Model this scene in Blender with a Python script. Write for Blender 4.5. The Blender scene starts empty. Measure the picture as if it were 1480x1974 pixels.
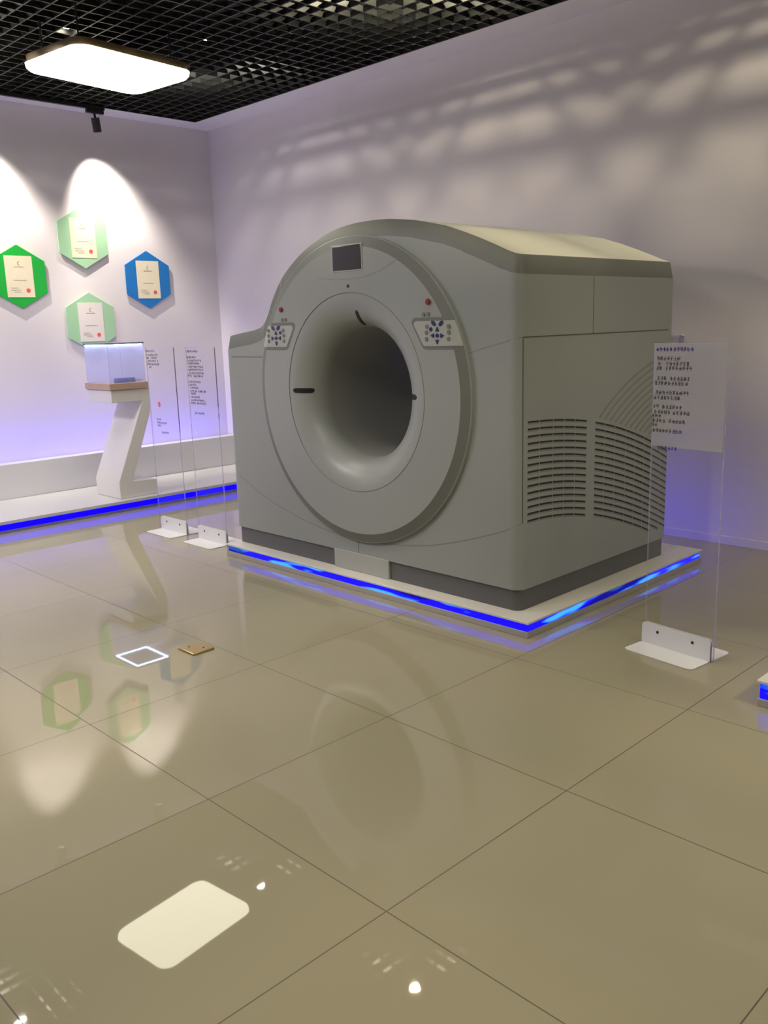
import bpy, bmesh, math, random
from mathutils import Vector, Matrix
random.seed(7)
scn = bpy.context.scene
COL = scn.collection
PI = math.pi

# ------------------------------------------------------------------ materials
def new_mat(name):
    m = bpy.data.materials.new(name); m.use_nodes = True
    nt = m.node_tree; b = nt.nodes['Principled BSDF']
    return m, nt, b

def pbr(name, col, rough=.5, metal=0., spec=.5, noise=0., nscale=8., coat=0.):
    m, nt, b = new_mat(name)
    b.inputs['Roughness'].default_value = rough
    b.inputs['Metallic'].default_value = metal
    b.inputs['Specular IOR Level'].default_value = spec
    b.inputs['Coat Weight'].default_value = coat
    b.inputs['Base Color'].default_value = (*col, 1)
    if noise:
        tc = nt.nodes.new('ShaderNodeTexCoord'); n = nt.nodes.new('ShaderNodeTexNoise')
        n.inputs['Scale'].default_value = nscale; n.inputs['Detail'].default_value = 4
        mx = nt.nodes.new('ShaderNodeMix'); mx.data_type = 'RGBA'
        mx.inputs[6].default_value = (*[c * (1 - noise) for c in col], 1)
        mx.inputs[7].default_value = (*[min(1, c * (1 + noise)) for c in col], 1)
        nt.links.new(tc.outputs['Object'], n.inputs['Vector'])
        nt.links.new(n.outputs['Fac'], mx.inputs[0]); nt.links.new(mx.outputs[2], b.inputs['Base Color'])
    return m

def emit(name, col, strength):
    m, nt, b = new_mat(name)
    b.inputs['Base Color'].default_value = (*[min(.8, c * .3) for c in col], 1); b.inputs['Specular IOR Level'].default_value = .1
    b.inputs['Emission Color'].default_value = (*col, 1)
    b.inputs['Emission Strength'].default_value = strength
    return m

def emit_spots(name, col, strength, hot, hot_strength, scale, lo, hi):
    """LED strip behind acrylic: blue glow, with brighter cyan spots where the diodes sit"""
    m, nt, b = new_mat(name)
    b.inputs['Base Color'].default_value = (.01, .01, .2, 1); b.inputs['Roughness'].default_value = .3; b.inputs['Specular IOR Level'].default_value = .15
    tc = nt.nodes.new('ShaderNodeTexCoord'); mp = nt.nodes.new('ShaderNodeMapping')
    mp.inputs['Scale'].default_value = scale
    n = nt.nodes.new('ShaderNodeTexNoise'); n.inputs['Scale'].default_value = 1.; n.inputs['Detail'].default_value = 1.
    n2 = nt.nodes.new('ShaderNodeTexNoise'); n2.inputs['Scale'].default_value = .55; n2.inputs['Detail'].default_value = 0.
    r1 = nt.nodes.new('ShaderNodeMapRange'); r1.inputs[1].default_value = lo; r1.inputs[2].default_value = hi
    r2 = nt.nodes.new('ShaderNodeMapRange'); r2.inputs[1].default_value = .40; r2.inputs[2].default_value = .47
    r2.inputs[3].default_value = .18; r2.inputs[4].default_value = 1.
    mx = nt.nodes.new('ShaderNodeMix'); mx.data_type = 'RGBA'
    mx.inputs[6].default_value = (*[c * strength for c in col], 1)
    mx.inputs[7].default_value = (*[c * hot_strength for c in hot], 1)
    nt.links.new(tc.outputs['Object'], mp.inputs['Vector'])
    nt.links.new(mp.outputs[0], n.inputs['Vector']); nt.links.new(mp.outputs[0], n2.inputs['Vector'])
    nt.links.new(n.outputs['Fac'], r1.inputs[0]); nt.links.new(n2.outputs['Fac'], r2.inputs[0])
    nt.links.new(r1.outputs[0], mx.inputs[0])
    nt.links.new(mx.outputs[2], b.inputs['Emission Color']); nt.links.new(r2.outputs[0], b.inputs['Emission Strength'])
    return m

def acrylic(name, tint=(1, 1, 1), haze=0., hazecol=(.8, .8, .9), refl=1.):
    """clear sheet: light passes, surface reflects by Fresnel, optional milky share"""
    m = bpy.data.materials.new(name); m.use_nodes = True
    nt = m.node_tree; nt.nodes.clear()
    out = nt.nodes.new('ShaderNodeOutputMaterial')
    tr = nt.nodes.new('ShaderNodeBsdfTransparent'); tr.inputs[0].default_value = (*tint, 1)
    gl = nt.nodes.new('ShaderNodeBsdfGlossy'); gl.inputs['Roughness'].default_value = .03
    gl.inputs[0].default_value = (refl, refl, refl, 1)
    fr = nt.nodes.new('ShaderNodeFresnel'); fr.inputs[0].default_value = 1.45
    base = tr
    if haze:
        d = nt.nodes.new('ShaderNodeBsdfDiffuse'); d.inputs[0].default_value = (*hazecol, 1)
        t2 = nt.nodes.new('ShaderNodeBsdfTranslucent'); t2.inputs[0].default_value = (*hazecol, 1)
        dm = nt.nodes.new('ShaderNodeMixShader'); dm.inputs[0].default_value = .5
        nt.links.new(d.outputs[0], dm.inputs[1]); nt.links.new(t2.outputs[0], dm.inputs[2])
        mx = nt.nodes.new('ShaderNodeMixShader'); mx.inputs[0].default_value = haze
        nt.links.new(tr.outputs[0], mx.inputs[1]); nt.links.new(dm.outputs[0], mx.inputs[2]); base = mx
    f = nt.nodes.new('ShaderNodeMixShader')
    ge = nt.nodes.new('ShaderNodeNewGeometry'); mu = nt.nodes.new('ShaderNodeMath'); mu.operation = 'MULTIPLY'
    iv = nt.nodes.new('ShaderNodeMath'); iv.operation = 'SUBTRACT'; iv.inputs[0].default_value = 1.
    nt.links.new(ge.outputs['Backfacing'], iv.inputs[1]); nt.links.new(fr.outputs[0], mu.inputs[0]); nt.links.new(iv.outputs[0], mu.inputs[1])
    nt.links.new(mu.outputs[0], f.inputs[0]); nt.links.new(base.outputs[0], f.inputs[1]); nt.links.new(gl.outputs[0], f.inputs[2])
    nt.links.new(f.outputs[0], out.inputs[0])
    return m

G = dict(lamp=8., spots=230., da=60., db=72., dc=48., dd=180., de=45., df=155., dg=26., pb=4., ps=36., pl=48., pm=17., blue=1.)
M = {}
M['wall'] = pbr('wall_paint', (.70, .665, .70), .55, spec=.3, noise=.015, nscale=2)
M['wall_far'] = pbr('wall_paint_far', (.30, .30, .28), .6)
M['soffit'] = pbr('soffit_paint', (.80, .77, .80), .6)
M['grille'] = pbr('black_grille', (.012, .014, .0125), .42, spec=.5)
M['plenum'] = pbr('black_plenum', (.008, .009, .009), .8)
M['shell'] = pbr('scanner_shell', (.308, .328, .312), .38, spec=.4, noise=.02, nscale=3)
M['ringface'] = pbr('scanner_ring_face', (.312, .331, .315), .35, spec=.4)
M['bandgrey'] = pbr('scanner_grey_band', (.158, .166, .152), .5, spec=.45)
M['plinthgrey'] = pbr('scanner_plinth_grey', (.112, .113, .115), .45)
M['roof'] = pbr('scanner_roof_lit', (.74, .74, .62), .35, spec=.5)  # overhead light put into the colour: paler and yellower than the shell
M['bore'] = pbr('bore_liner', (.30, .305, .285), .45)
M['seam'] = pbr('seam_dark', (.10, .10, .09), .7)
M['ringseam'] = pbr('ring_seam', (.27, .27, .25), .5)
M['seamsoft'] = pbr('seam_soft', (.22, .22, .20), .6)
M['slot'] = pbr('slot_black', (.006, .006, .006), .5)
M['lip'] = pbr('vent_lip_shade', (.235, .235, .215), .5)  # tone of the shaded bevel below each slot, painted darker than the shell
M['screen'] = pbr('screen_dark', (.028, .028, .032), .12, spec=.6)
M['panel'] = pbr('keypad_plate', (.40, .41, .38), .4)
M['blue_key'] = pbr('blue_key', (.012, .028, .12), .3)
M['grey_key'] = pbr('grey_key', (.17, .18, .16), .4)
M['red_key'] = pbr('red_key', (.28, .018, .022), .25)
M['white'] = pbr('white_lacquer', (.74, .73, .72), .28, spec=.5)
M['ledge'] = pbr('ledge_white', (.64, .64, .67), .3)
M['white2'] = pbr('white_metal', (.76, .76, .77), .4)
M['slab'] = pbr('plinth_slab', (.68, .665, .62), .35)
M['rim'] = pbr('plinth_rim', (.40, .385, .35), .3)
M['wood'] = pbr('tray_wood', (.50, .35, .27), .5, noise=.15, nscale=20)
M['brass'] = pbr('brass', (.55, .42, .20), .35, metal=.85)
M['black'] = pbr('black_metal', (.012, .012, .013), .4)
M['bronze'] = pbr('lamp_bronze', (.13, .09, .045), .35, metal=.3)
M['ink_film'] = pbr('ink_film', (.10, .10, .095), .6)
M['ink_soft'] = pbr('ink_soft', (.20, .18, .24), .6)
M['inkblue_soft'] = pbr('ink_blue_soft', (.22, .20, .60), .6)
M['ink'] = pbr('ink', (.045, .045, .055), .6)
M['inkblue'] = pbr('ink_blue', (.04, .05, .32), .6)
M['inkpale'] = pbr('ink_pale', (.42, .38, .36), .7)
M['emblem'] = pbr('emblem_grey', (.22, .20, .19), .6)
M['seal'] = pbr('seal_red', (.75, .10, .09), .6)
M['paper'] = pbr('certificate_paper', (.74, .68, .52), .6, noise=.04, nscale=30)
M['paperwhite'] = pbr('certificate_paper_pale', (.72, .67, .66), .6)
M['green'] = pbr('green_board', (.012, .40, .050), .35)
M['mint'] = pbr('mint_board', (.34, .58, .37), .4)
M['blueb'] = pbr('blue_board', (.008, .17, .52), .35)
M['clear'] = acrylic('clear_acrylic', (.985, .985, .99), haze=.02, hazecol=(.7, .7, .9))
M['film'] = acrylic('milky_film', (.9, .9, .92), haze=.42, hazecol=(.80, .79, .80), refl=.7)
M['edge'] = acrylic('acrylic_edge', (.95, .95, .98), haze=.28, hazecol=(.70, .70, .85), refl=.3)
M['case'] = acrylic('case_glass', (.93, .94, 1), haze=.20, hazecol=(.82, .80, 1.))  # bluish milky share puts the lit case's glow into the panes
M['lamp'] = emit('lamp_diffuser', (1., .955, .74), G['lamp'])
M['fill_b'] = emit('fill_diffuser_back', (1., .965, .87), G['pb'])  # this and the next three belong to added, unseen fill lamps
M['fill_l'] = emit('fill_diffuser_left', (1., .93, .98), G['pl'])
M['fill_m'] = emit('fill_diffuser_middle', (1., .95, .88), G['pm'])
M['fill_s'] = emit('fill_diffuser_side', (1., .92, .68), G['ps'])
M['bulb'] = emit('downlight_face', (1., .90, .70), 50.)
M['spotface'] = emit('spot_face', (1., .93, .8), 4.)
M['led_white'] = emit('led_white', (.66, .78, 1.), 16. * G['blue'])
M['led_blue'] = emit('led_blue', (.004, .0, 1.), 1.7 * G['blue'])
M['led_trough'] = emit('led_trough', (.085, .055, 1.), 19. * G['blue'])
M['led_spots'] = emit_spots('led_spots', (.004, .0, 1.), 1.6 * G['blue'], (.03, .22, 1.), 2.2 * G['blue'], (3.2, 3.2, 26), .56, .66)

def floor_material():
    m, nt, b = new_mat('polished_tiles')
    N = nt.nodes.new; L = nt.links.new
    tc = N('ShaderNodeTexCoord'); sp = N('ShaderNodeSeparateXYZ'); L(tc.outputs['Object'], sp.inputs[0])
    def line(sock, off):
        a = N('ShaderNodeMath'); a.operation = 'SUBTRACT'; a.inputs[1].default_value = off; L(sock, a.inputs[0])
        d = N('ShaderNodeMath'); d.operation = 'DIVIDE'; d.inputs[1].default_value = .8; L(a.outputs[0], d.inputs[0])
        f = N('ShaderNodeMath'); f.operation = 'FRACT'; L(d.outputs[0], f.inputs[0])
        s = N('ShaderNodeMath'); s.operation = 'SUBTRACT'; s.inputs[1].default_value = .5; L(f.outputs[0], s.inputs[0])
        ab = N('ShaderNodeMath'); ab.operation = 'ABSOLUTE'; L(s.outputs[0], ab.inputs[0])
        g = N('ShaderNodeMath'); g.operation = 'GREATER_THAN'; g.inputs[1].default_value = .5 - .0023; L(ab.outputs[0], g.inputs[0])
        fl = N('ShaderNodeMath'); fl.operation = 'FLOOR'; L(d.outputs[0], fl.inputs[0])
        return g.outputs[0], fl.outputs[0]
    gx, ix = line(sp.outputs[0], 1.3633); gy, iy = line(sp.outputs[1], 1.4337)
    mx = N('ShaderNodeMath'); mx.operation = 'MAXIMUM'; L(gx, mx.inputs[0]); L(gy, mx.inputs[1])
    cb = N('ShaderNodeCombineXYZ'); L(ix, cb.inputs[0]); L(iy, cb.inputs[1])
    wn = N('ShaderNodeTexWhiteNoise'); L(cb.outputs[0], wn.inputs[0])
    ns = N('ShaderNodeTexNoise'); ns.inputs['Scale'].default_value = 1.6; ns.inputs['Detail'].default_value = 5
    L(tc.outputs['Object'], ns.inputs['Vector'])
    ad = N('ShaderNodeMath'); ad.operation = 'MULTIPLY_ADD'; ad.inputs[1].default_value = .35
    L(wn.outputs[0], ad.inputs[0]); L(ns.outputs['Fac'], ad.inputs[2])
    c1 = N('ShaderNodeMix'); c1.data_type = 'RGBA'; L(ad.outputs[0], c1.inputs[0])
    c1.inputs[6].default_value = (.315, .288, .198, 1); c1.inputs[7].default_value = (.350, .320, .222, 1)
    c2 = N('ShaderNodeMix'); c2.data_type = 'RGBA'; L(mx.outputs[0], c2.inputs[0]); L(c1.outputs[2], c2.inputs[6])
    c2.inputs[7].default_value = (.10, .088, .065, 1)
    L(c2.outputs[2], b.inputs['Base Color'])
    r = N('ShaderNodeMapRange'); L(mx.outputs[0], r.inputs[0]); r.inputs[3].default_value = .018; r.inputs[4].default_value = .6
    L(r.outputs[0], b.inputs['Roughness'])
    b.inputs['IOR'].default_value = 1.5
    bp = N('ShaderNodeBump'); bp.inputs['Strength'].default_value = .02; bp.inputs['Distance'].default_value = .002
    n3 = N('ShaderNodeTexNoise'); n3.inputs['Scale'].default_value = 2.2; n3.inputs['Detail'].default_value = 1
    L(tc.outputs['Object'], n3.inputs['Vector']); L(n3.outputs['Fac'], bp.inputs['Height']); L(bp.outputs[0], b.inputs['Normal'])
    return m
M['floor'] = floor_material()

# ------------------------------------------------------------------ mesh helpers
def bx(bm, x0, x1, y0, y1, z0, z1, rot=None):
    vs = [bm.verts.new((x, y, z)) for z in (z0, z1) for y in (y0, y1) for x in (x0, x1)]
    for f in ((0, 2, 3, 1), (4, 5, 7, 6), (0, 1, 5, 4), (2, 6, 7, 3), (0, 4, 6, 2), (1, 3, 7, 5)):
        bm.faces.new([vs[i] for i in f])
    if rot is not None:
        for v in vs: v.co = rot @ v.co
    return vs

def prism(bm, pts, a, b, axis):
    """polygon pts in the two axes other than `axis`, extruded from a to b along axis"""
    def P(u, v, w):
        return {'x': (w, u, v), 'y': (u, w, v), 'z': (u, v, w)}[axis]
    A = [bm.verts.new(P(u, v, a)) for u, v in pts]; B = [bm.verts.new(P(u, v, b)) for u, v in pts]
    bm.faces.new(A); bm.faces.new(B[::-1]); n = len(pts)
    for i in range(n):
        j = (i + 1) % n; bm.faces.new((A[i], B[i], B[j], A[j]))
    return A + B

def cyl(bm, p0, p1, r0, r1=None, n=24, caps=True):
    r1 = r0 if r1 is None else r1
    p0 = Vector(p0); p1 = Vector(p1); d = (p1 - p0).normalized()
    a = d.orthogonal().normalized(); b = d.cross(a)
    R = []
    for p, r in ((p0, r0), (p1, r1)):
        R.append([bm.verts.new(p + a * r * math.cos(2 * PI * k / n) + b * r * math.sin(2 * PI * k / n)) for k in range(n)])
    for k in range(n):
        j = (k + 1) % n; bm.faces.new((R[0][k], R[0][j], R[1][j], R[1][k]))
    if caps: bm.faces.new(R[0][::-1]); bm.faces.new(R[1])

def rounded(x0, x1, y0, y1, r, n=8):
    pts = []
    for cx, cy, a0 in ((x1 - r, y1 - r, 0), (x0 + r, y1 - r, 90), (x0 + r, y0 + r, 180), (x1 - r, y0 + r, 270)):
        for k in range(n + 1):
            a = math.radians(a0 + 90 * k / n); pts.append((cx + r * math.cos(a), cy + r * math.sin(a)))
    return pts

def ribbon(bm, pts, w, t, nrm):
    """a thin strip of width w and thickness t laid along pts on a surface with normal nrm"""
    nrm = Vector(nrm).normalized(); prev = None; pts = [Vector(p) for p in pts]
    for i, p in enumerate(pts):
        d = (pts[min(i + 1, len(pts) - 1)] - pts[max(i - 1, 0)]).normalized()
        s = d.cross(nrm).normalized() * w / 2
        cur = [bm.verts.new(q) for q in (p - s, p + s, p + s + nrm * t, p - s + nrm * t)]
        if prev:
            for k in range(4):
                j = (k + 1) % 4; bm.faces.new((prev[k], prev[j], cur[j], cur[k]))
        else: bm.faces.new(cur[::-1])
        prev = cur
    bm.faces.new(prev)

def obj(name, bm, mat, parent=None, bevel=0, seg=2, smooth=False, angle=35):
    bmesh.ops.recalc_face_normals(bm, faces=bm.faces[:])
    me = bpy.data.meshes.new(name); bm.to_mesh(me); bm.free()
    me.materials.append(mat)
    o = bpy.data.objects.new(name, me); COL.objects.link(o)
    if smooth:
        for p in me.polygons: p.use_smooth = True
        me.set_sharp_from_angle(angle=math.radians(angle))
    if bevel:
        b = o.modifiers.new('bevel', 'BEVEL'); b.width = bevel; b.segments = seg; b.limit_method = 'ANGLE'
        b.angle_limit = math.radians(40)
        for p in me.polygons: p.use_smooth = True
        me.set_sharp_from_angle(angle=math.radians(35))
    if parent is not None:
        o.parent = parent
        o.matrix_parent_inverse = Matrix.Translation(parent.location).inverted() if not parent.get('rotz') else \
            (Matrix.Translation(parent.location) @ Matrix.Rotation(parent['rotz'], 4, 'Z')).inverted()
    return o

def box(name, x0, x1, y0, y1, z0, z1, mat, parent=None, **k):
    bm = bmesh.new(); bx(bm, x0, x1, y0, y1, z0, z1); return obj(name, bm, mat, parent, **k)

def thing(name, label, cat, loc, group=None):
    o = bpy.data.objects.new(name, None); COL.objects.link(o); o.location = loc
    o.empty_display_size = .1
    tag(o, label, cat, group); return o

def tag(o, label, cat, group=None):
    o['label'] = label; o['category'] = cat
    if group: o['group'] = group
    return o

def struct(o):
    o['kind'] = 'structure'; return o

def local(o, parent):
    """child built in its parent's own frame"""
    o.parent = parent; o.matrix_parent_inverse = Matrix.Identity(4); return o

def copy_tree(o):
    c = o.copy(); COL.objects.link(c)
    for ch in o.children:
        d = copy_tree(ch); d.parent = c; d.matrix_parent_inverse = ch.matrix_parent_inverse.copy()
    return c

# ------------------------------------------------------------------ room shell
XW, YW, H = 5.43, 7.93, 3.40
XB, YB = -3.6, -3.6
bm = bmesh.new(); tilts = []
def cuts(a, b, o):
    k = math.ceil((a - o) / .8); L_ = [a]
    while o + k * .8 < b: L_.append(o + k * .8); k += 1
    return L_ + [b]
cx_, cy_ = cuts(XB, XW, 1.3633), cuts(YB, YW, 1.4337)
for i in range(len(cx_) - 1):
    for j in range(len(cy_) - 1):
        a, b, c, d = cx_[i], cx_[i + 1], cy_[j], cy_[j + 1]
        bm.faces.new([bm.verts.new(p) for p in ((a, c, 0), (b, c, 0), (b, d, 0), (a, d, 0))])
        k = .0095 if (2.0 < c < 3.0 and b < 2.2) else 0.
        if 3.0 < c < 3.1 and b < 2.2: k = .0085 if b < 1.4 else .003
        if c < 2.2 and 1.4 < c and b < 1.4: k = .0045
        tilts.append((k * .45 + random.uniform(-.0012, .0012), k * .89 + random.uniform(-.0012, .0012)))
vs = bx(bm, XB, XW, YB, YW, -.1, -.002)
me = bpy.data.meshes.new('floor'); bm.to_mesh(me); bm.free(); me.materials.append(M['floor'])
nr = []
for p_ in me.polygons:
    p_.use_smooth = True
    t_ = tilts[p_.index] if p_.index < len(tilts) else None
    for _ in p_.loop_indices: nr.append(Vector((t_[0], t_[1], 1)).normalized() if t_ else p_.normal.copy())
me.normals_split_custom_set(nr)
fo = bpy.data.objects.new('floor', me); COL.objects.link(fo); struct(fo)
struct(box('wall_right', XW, XW + .15, YB - .15, YW + .15, -.1, 4.1, M['wall']))
struct(box('wall_left', XB - .15, XW, YW, YW + .15, -.1, 4.1, M['wall']))
struct(box('wall_back', XB - .15, XB, YB - .15, YW, -.1, 4.1, M['wall_far']))
struct(box('wall_front', XB, XW, YB - .15, YB, -.1, 4.1, M['wall_far']))
struct(box('trim_1', 5.12, XW, YB, YW, H, H + .10, M['soffit']))
struct(box('trim_2', XB, 5.12, 7.68, YW, H, H + .10, M['soffit']))
struct(box('baseboard_right', XW - .008, XW, YB, YW, 0, .055, M['wall'], bevel=.002))
struct(box('ceiling', XB, XW, YB, YW, 4.05, 4.12, M['plenum']))
# black open-cell grille hanging below the plenum
bm = bmesh.new()
P = .12; x = 5.115
while x > XB:
    bx(bm, x - .005, x + .005, YB, 7.68, H, H + .035); x -= P
y = 7.675
while y > YB:
    bx(bm, XB, 5.12, y - .005, y + .005, H + .001, H + .036); y -= P
struct(obj('ceiling', bm, M['grille']))

# ------------------------------------------------------------------ plinth under the scanner
def plinth(x0, x1, y0, y1, label, blue, zt=.080, back=False):
    t = thing('display_plinth', label, 'plinth', ((x0 + x1) / 2, (y0 + y1) / 2, 0), 'low display plinths with blue light bands')
    box('base_rim', x0 + .004, x1 - .004, y0 + .004, y1 - .004, 0, .030, M['rim'], t, bevel=.002)
    box('light_band', x0 + .010, x1 - .010, y0 + .010, y1 - .010, .030, zt - .013, blue, t)
    box('top_slab', x0, x1, y0, y1, zt - .013, zt, M['slab'], t, bevel=.003)
    if back: box('led_strip', x1 - .009, x1 + .004, y0 + .05, y1 - .05, .034, zt - .018, M['led_wall_glow'], t)  # extra strip added to throw blue glow on the wall
    return t
M['led_wall_glow'] = emit('led_wall_glow', (.03, .003, 1.), 14.)
plinth(3.187, 4.93, 2.335, 4.76, 'large low white plinth with glowing blue band, carrying the big scanner', M['led_spots'], back=True)
plinth(3.164, 4.9, -1.2, 1.262, 'small visible corner of a blue-lit white plinth at the right picture edge', M['led_spots'], .105)

# ------------------------------------------------------------------ scanner
CY, CZ, XF, XK = 3.54, 1.09, 3.275, 4.71
Y0, Y1 = 2.45, 4.762
PROF = [(2.40, 1.732), (2.456, 1.739), (2.498, 1.750), (2.53, 1.762), (2.597, 1.791), (2.68, 1.825), (2.771, 1.860), (2.901, 1.905),
        (3.103, 1.950), (3.275, 1.973), (3.40, 1.979), (3.531, 1.978), (3.65, 1.967), (3.757, 1.946), (3.909, 1.894),
        (4.00, 1.852), (4.072, 1.808), (4.15, 1.752), (4.212, 1.690), (4.27, 1.615), (4.31, 1.545), (4.34, 1.502), (4.365, 1.477), (4.40, 1.458),
        (4.47, 1.442), (4.60, 1.428), (4.755, 1.408), (4.80, 1.402)]
def lerp_curve(C, y):
    if y <= C[0][0]: return C[0][1]
    for (a, b), (c, d) in zip(C, C[1:]):
        if a <= y <= c: return b + (d - b) * (y - a) / (c - a) if c > a else b
    return C[-1][1]
def smooth_curve(C, step=.01, passes=3):
    n = int((C[-1][0] - C[0][0]) / step); P_ = [(C[0][0] + i * step, lerp_curve(C, C[0][0] + i * step)) for i in range(n + 1)]
    for _ in range(passes):
        P_ = [P_[0]] + [(P_[i][0], (P_[i - 1][1] + 2 * P_[i][1] + P_[i + 1][1]) / 4) for i in range(1, n)] + [P_[-1]]
    return P_
TOPC = smooth_curve(PROF)
BW = .070
def offset_curve(C, w):
    out = []
    for i in range(len(C)):
        a = C[max(0, i - 1)]; b = C[min(len(C) - 1, i + 1)]
        dy, dz = b[0] - a[0], b[1] - a[1]; l = math.hypot(dy, dz)
        out.append((C[i][0] + dz / l * w, C[i][1] - dy / l * w))
    # keep it a single-valued graph
    res = []
    for p in sorted(out):
        res.append(p)
    out = [(C[0][0] - .1, C[0][1] - w)] + res + [(C[-1][0] + .1, C[-1][1] - w)]
    lo = {}
    for yy, zz in out:
        k = round(yy, 2); lo[k] = min(lo.get(k, 9), zz)
    return sorted(lo.items())
INC = offset_curve(TOPC, BW)
INC = [(a, b) for a, b in INC]
ztop = lambda y: lerp_curve(TOPC, y)
zin = lambda y: lerp_curve(INC, y) - .012

def ring_pts(inset=0., r=.055):
    """rounded footprint, matched front/back samples of the same y; returns front list and back list"""
    r = max(.01, r - inset); xa, xb, ya, yb = XF + inset, XK - inset, Y0 + inset, Y1 - inset
    ys = []
    for k in range(9): ys.append((ya + r - r * math.cos(PI / 2 * k / 8), xa + r - r * math.sin(PI / 2 * k / 8)))
    n = 210
    for k in range(1, n):
        ys.append((ya + r + (yb - ya - 2 * r) * k / n, xa))
    for k in range(9): ys.append((yb - r + r * math.sin(PI / 2 * k / 8), xa + r - r * math.cos(PI / 2 * k / 8)))
    F = [(x_, y_) for y_, x_ in ys]; B = [(xa + xb - x_, y_) for y_, x_ in ys]
    return F, B
def wall_strip(bm, layers, cap_top=False, cap_bot=False):
    L_ = []
    for (F, B, z) in layers:
        fv = [bm.verts.new((x_, y_, z(y_))) for x_, y_ in F]; bv = [bm.verts.new((x_, y_, z(y_))) for x_, y_ in B]
        L_.append((fv, bv))
    for (f0, b0), (f1, b1) in zip(L_, L_[1:]):
        for a, b in ((f0, f1), (b0, b1)):
            for i in range(len(a) - 1): bm.faces.new((a[i], a[i + 1], b[i + 1], b[i]))
        bm.faces.new((f0[0], b0[0], b1[0], f1[0])); bm.faces.new((f0[-1], f1[-1], b1[-1], b0[-1]))
    for on, (fv, bv) in ((cap_bot, L_[0]), (cap_top, L_[-1])):
        if on:
            for i in range(len(fv) - 1): bm.faces.new((fv[i], fv[i + 1], bv[i + 1], bv[i]))
S = thing('ct_scanner', 'huge grey-white medical scanner with round bore standing on the blue-lit plinth', 'scanner', (3.99, 3.6, .08))
F0, B0 = ring_pts(0); Fi, Bi = ring_pts(.012)
ZP = .1865
bm = bmesh.new(); wall_strip(bm, [(Fi, Bi, lambda y: .0802), (Fi, Bi, lambda y: ZP)], True, True)
# gap in the plinth front for the pale insert
pl = obj('base_skirt', bm, M['plinthgrey'], S, smooth=True)
box('skirt_insert', XF - .002, XF + .05, 3.335, 3.782, .0805, .190, M['panel'], S, bevel=.003)
bm = bmesh.new()
wall_strip(bm, [(F0, B0, lambda y: ZP), (F0, B0, lambda y: .7), (F0, B0, zin)], True, True)
hous = obj('housing', bm, M['shell'], S, smooth=True)
cb = bmesh.new(); cyl(cb, (3.0, CY, CZ), (5.0, CY, CZ), .60, n=96)
cme = bpy.data.meshes.new('cut'); cb.to_mesh(cme); cb.free()
cut = bpy.data.objects.new('cut', cme); COL.objects.link(cut)
bo = hous.modifiers.new('bore', 'BOOLEAN'); bo.operation = 'DIFFERENCE'; bo.object = cut; bo.solver = 'EXACT'
dg = bpy.context.evaluated_depsgraph_get(); nm = bpy.data.meshes.new_from_object(hous.evaluated_get(dg))
hous.modifiers.clear(); hous.data = nm; bpy.data.objects.remove(cut)
for p_ in nm.polygons: p_.use_smooth = True
nm.set_sharp_from_angle(angle=math.radians(35))
# grey band: leans slightly inwards
F1, B1 = ring_pts(.003); F2, B2 = ring_pts(.020)
bm = bmesh.new(); wall_strip(bm, [(F1, B1, zin), (F1, B1, lambda y: zin(y) + .001), (F2, B2, lambda y: ztop(y) - .004), (ring_pts(.026) + (lambda y: ztop(y),))], False, False)
obj('top_band', bm, M['bandgrey'], S, smooth=True, angle=50)
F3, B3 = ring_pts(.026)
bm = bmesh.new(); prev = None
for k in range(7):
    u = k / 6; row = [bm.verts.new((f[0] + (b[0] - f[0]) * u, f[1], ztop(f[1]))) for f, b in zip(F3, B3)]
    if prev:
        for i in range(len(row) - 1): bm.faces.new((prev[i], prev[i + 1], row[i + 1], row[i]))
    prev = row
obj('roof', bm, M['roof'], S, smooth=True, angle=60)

def lathe(bm, prof, n=128, cy=CY, cz=CZ, a0=0., a1=2 * PI):
    rings = []
    for x_, r_ in prof:
        rings.append([bm.verts.new((x_, cy + r_ * math.cos(2 * PI * k / n), cz + r_ * math.sin(2 * PI * k / n))) for k in range(n)])
    for A, B in zip(rings, rings[1:]):
        for k in range(n):
            j = (k + 1) % n; bm.faces.new((A[k], A[j], B[j], B[k]))
XD = 3.235
RO = .822
RB = .769
# ring face (cream disc), dark bevelled rim, flared funnel, tunnel
bm = bmesh.new(); lathe(bm, [(XD, .537), (XD, .60), (XD, .70), (XD, RB)]); obj('ring_face', bm, M['ringface'], S, smooth=True)
bm = bmesh.new(); lathe(bm, [(XD, RB), (XD + .001, RB + .003), (XD + .019, .815), (XD + .020, .818)]); obj('ring_trim', bm, M['bandgrey'], S, smooth=True)
bm = bmesh.new(); lathe(bm, [(XD + .020, .818), (XD + .023, RO), (XF + .002, RO + .002)]); obj('ring_lip', bm, M['shell'], S, smooth=True)
def flare(u):      # u 0..1 from seam to throat
    a = u * PI / 2
    return (XD + .002 + .150 * (1 - math.cos(a)) ** 1.0, .530 - .172 * math.sin(a) ** 1.0)
bm = bmesh.new(); lathe(bm, [flare(k / 24) for k in range(25)]); obj('bore_funnel', bm, M['ringface'], S, smooth=True)
tx = flare(1)[0]; tr_ = flare(1)[1]
bm = bmesh.new(); lathe(bm, [(tx, tr_), (tx + .02, tr_ - .001), (4.60, tr_ - .001), (4.66, tr_ + .01), (4.712, tr_ + .10), (4.713, .62)]); obj('bore_tunnel', bm, M['bore'], S, smooth=True)
bm = bmesh.new(); lathe(bm, [(XD, .537), (XD + .004, .5355), (XD + .004, .5315), (XD + .002, .530)]); obj('ring_seam', bm, M['ringseam'], S, smooth=True)
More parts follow.
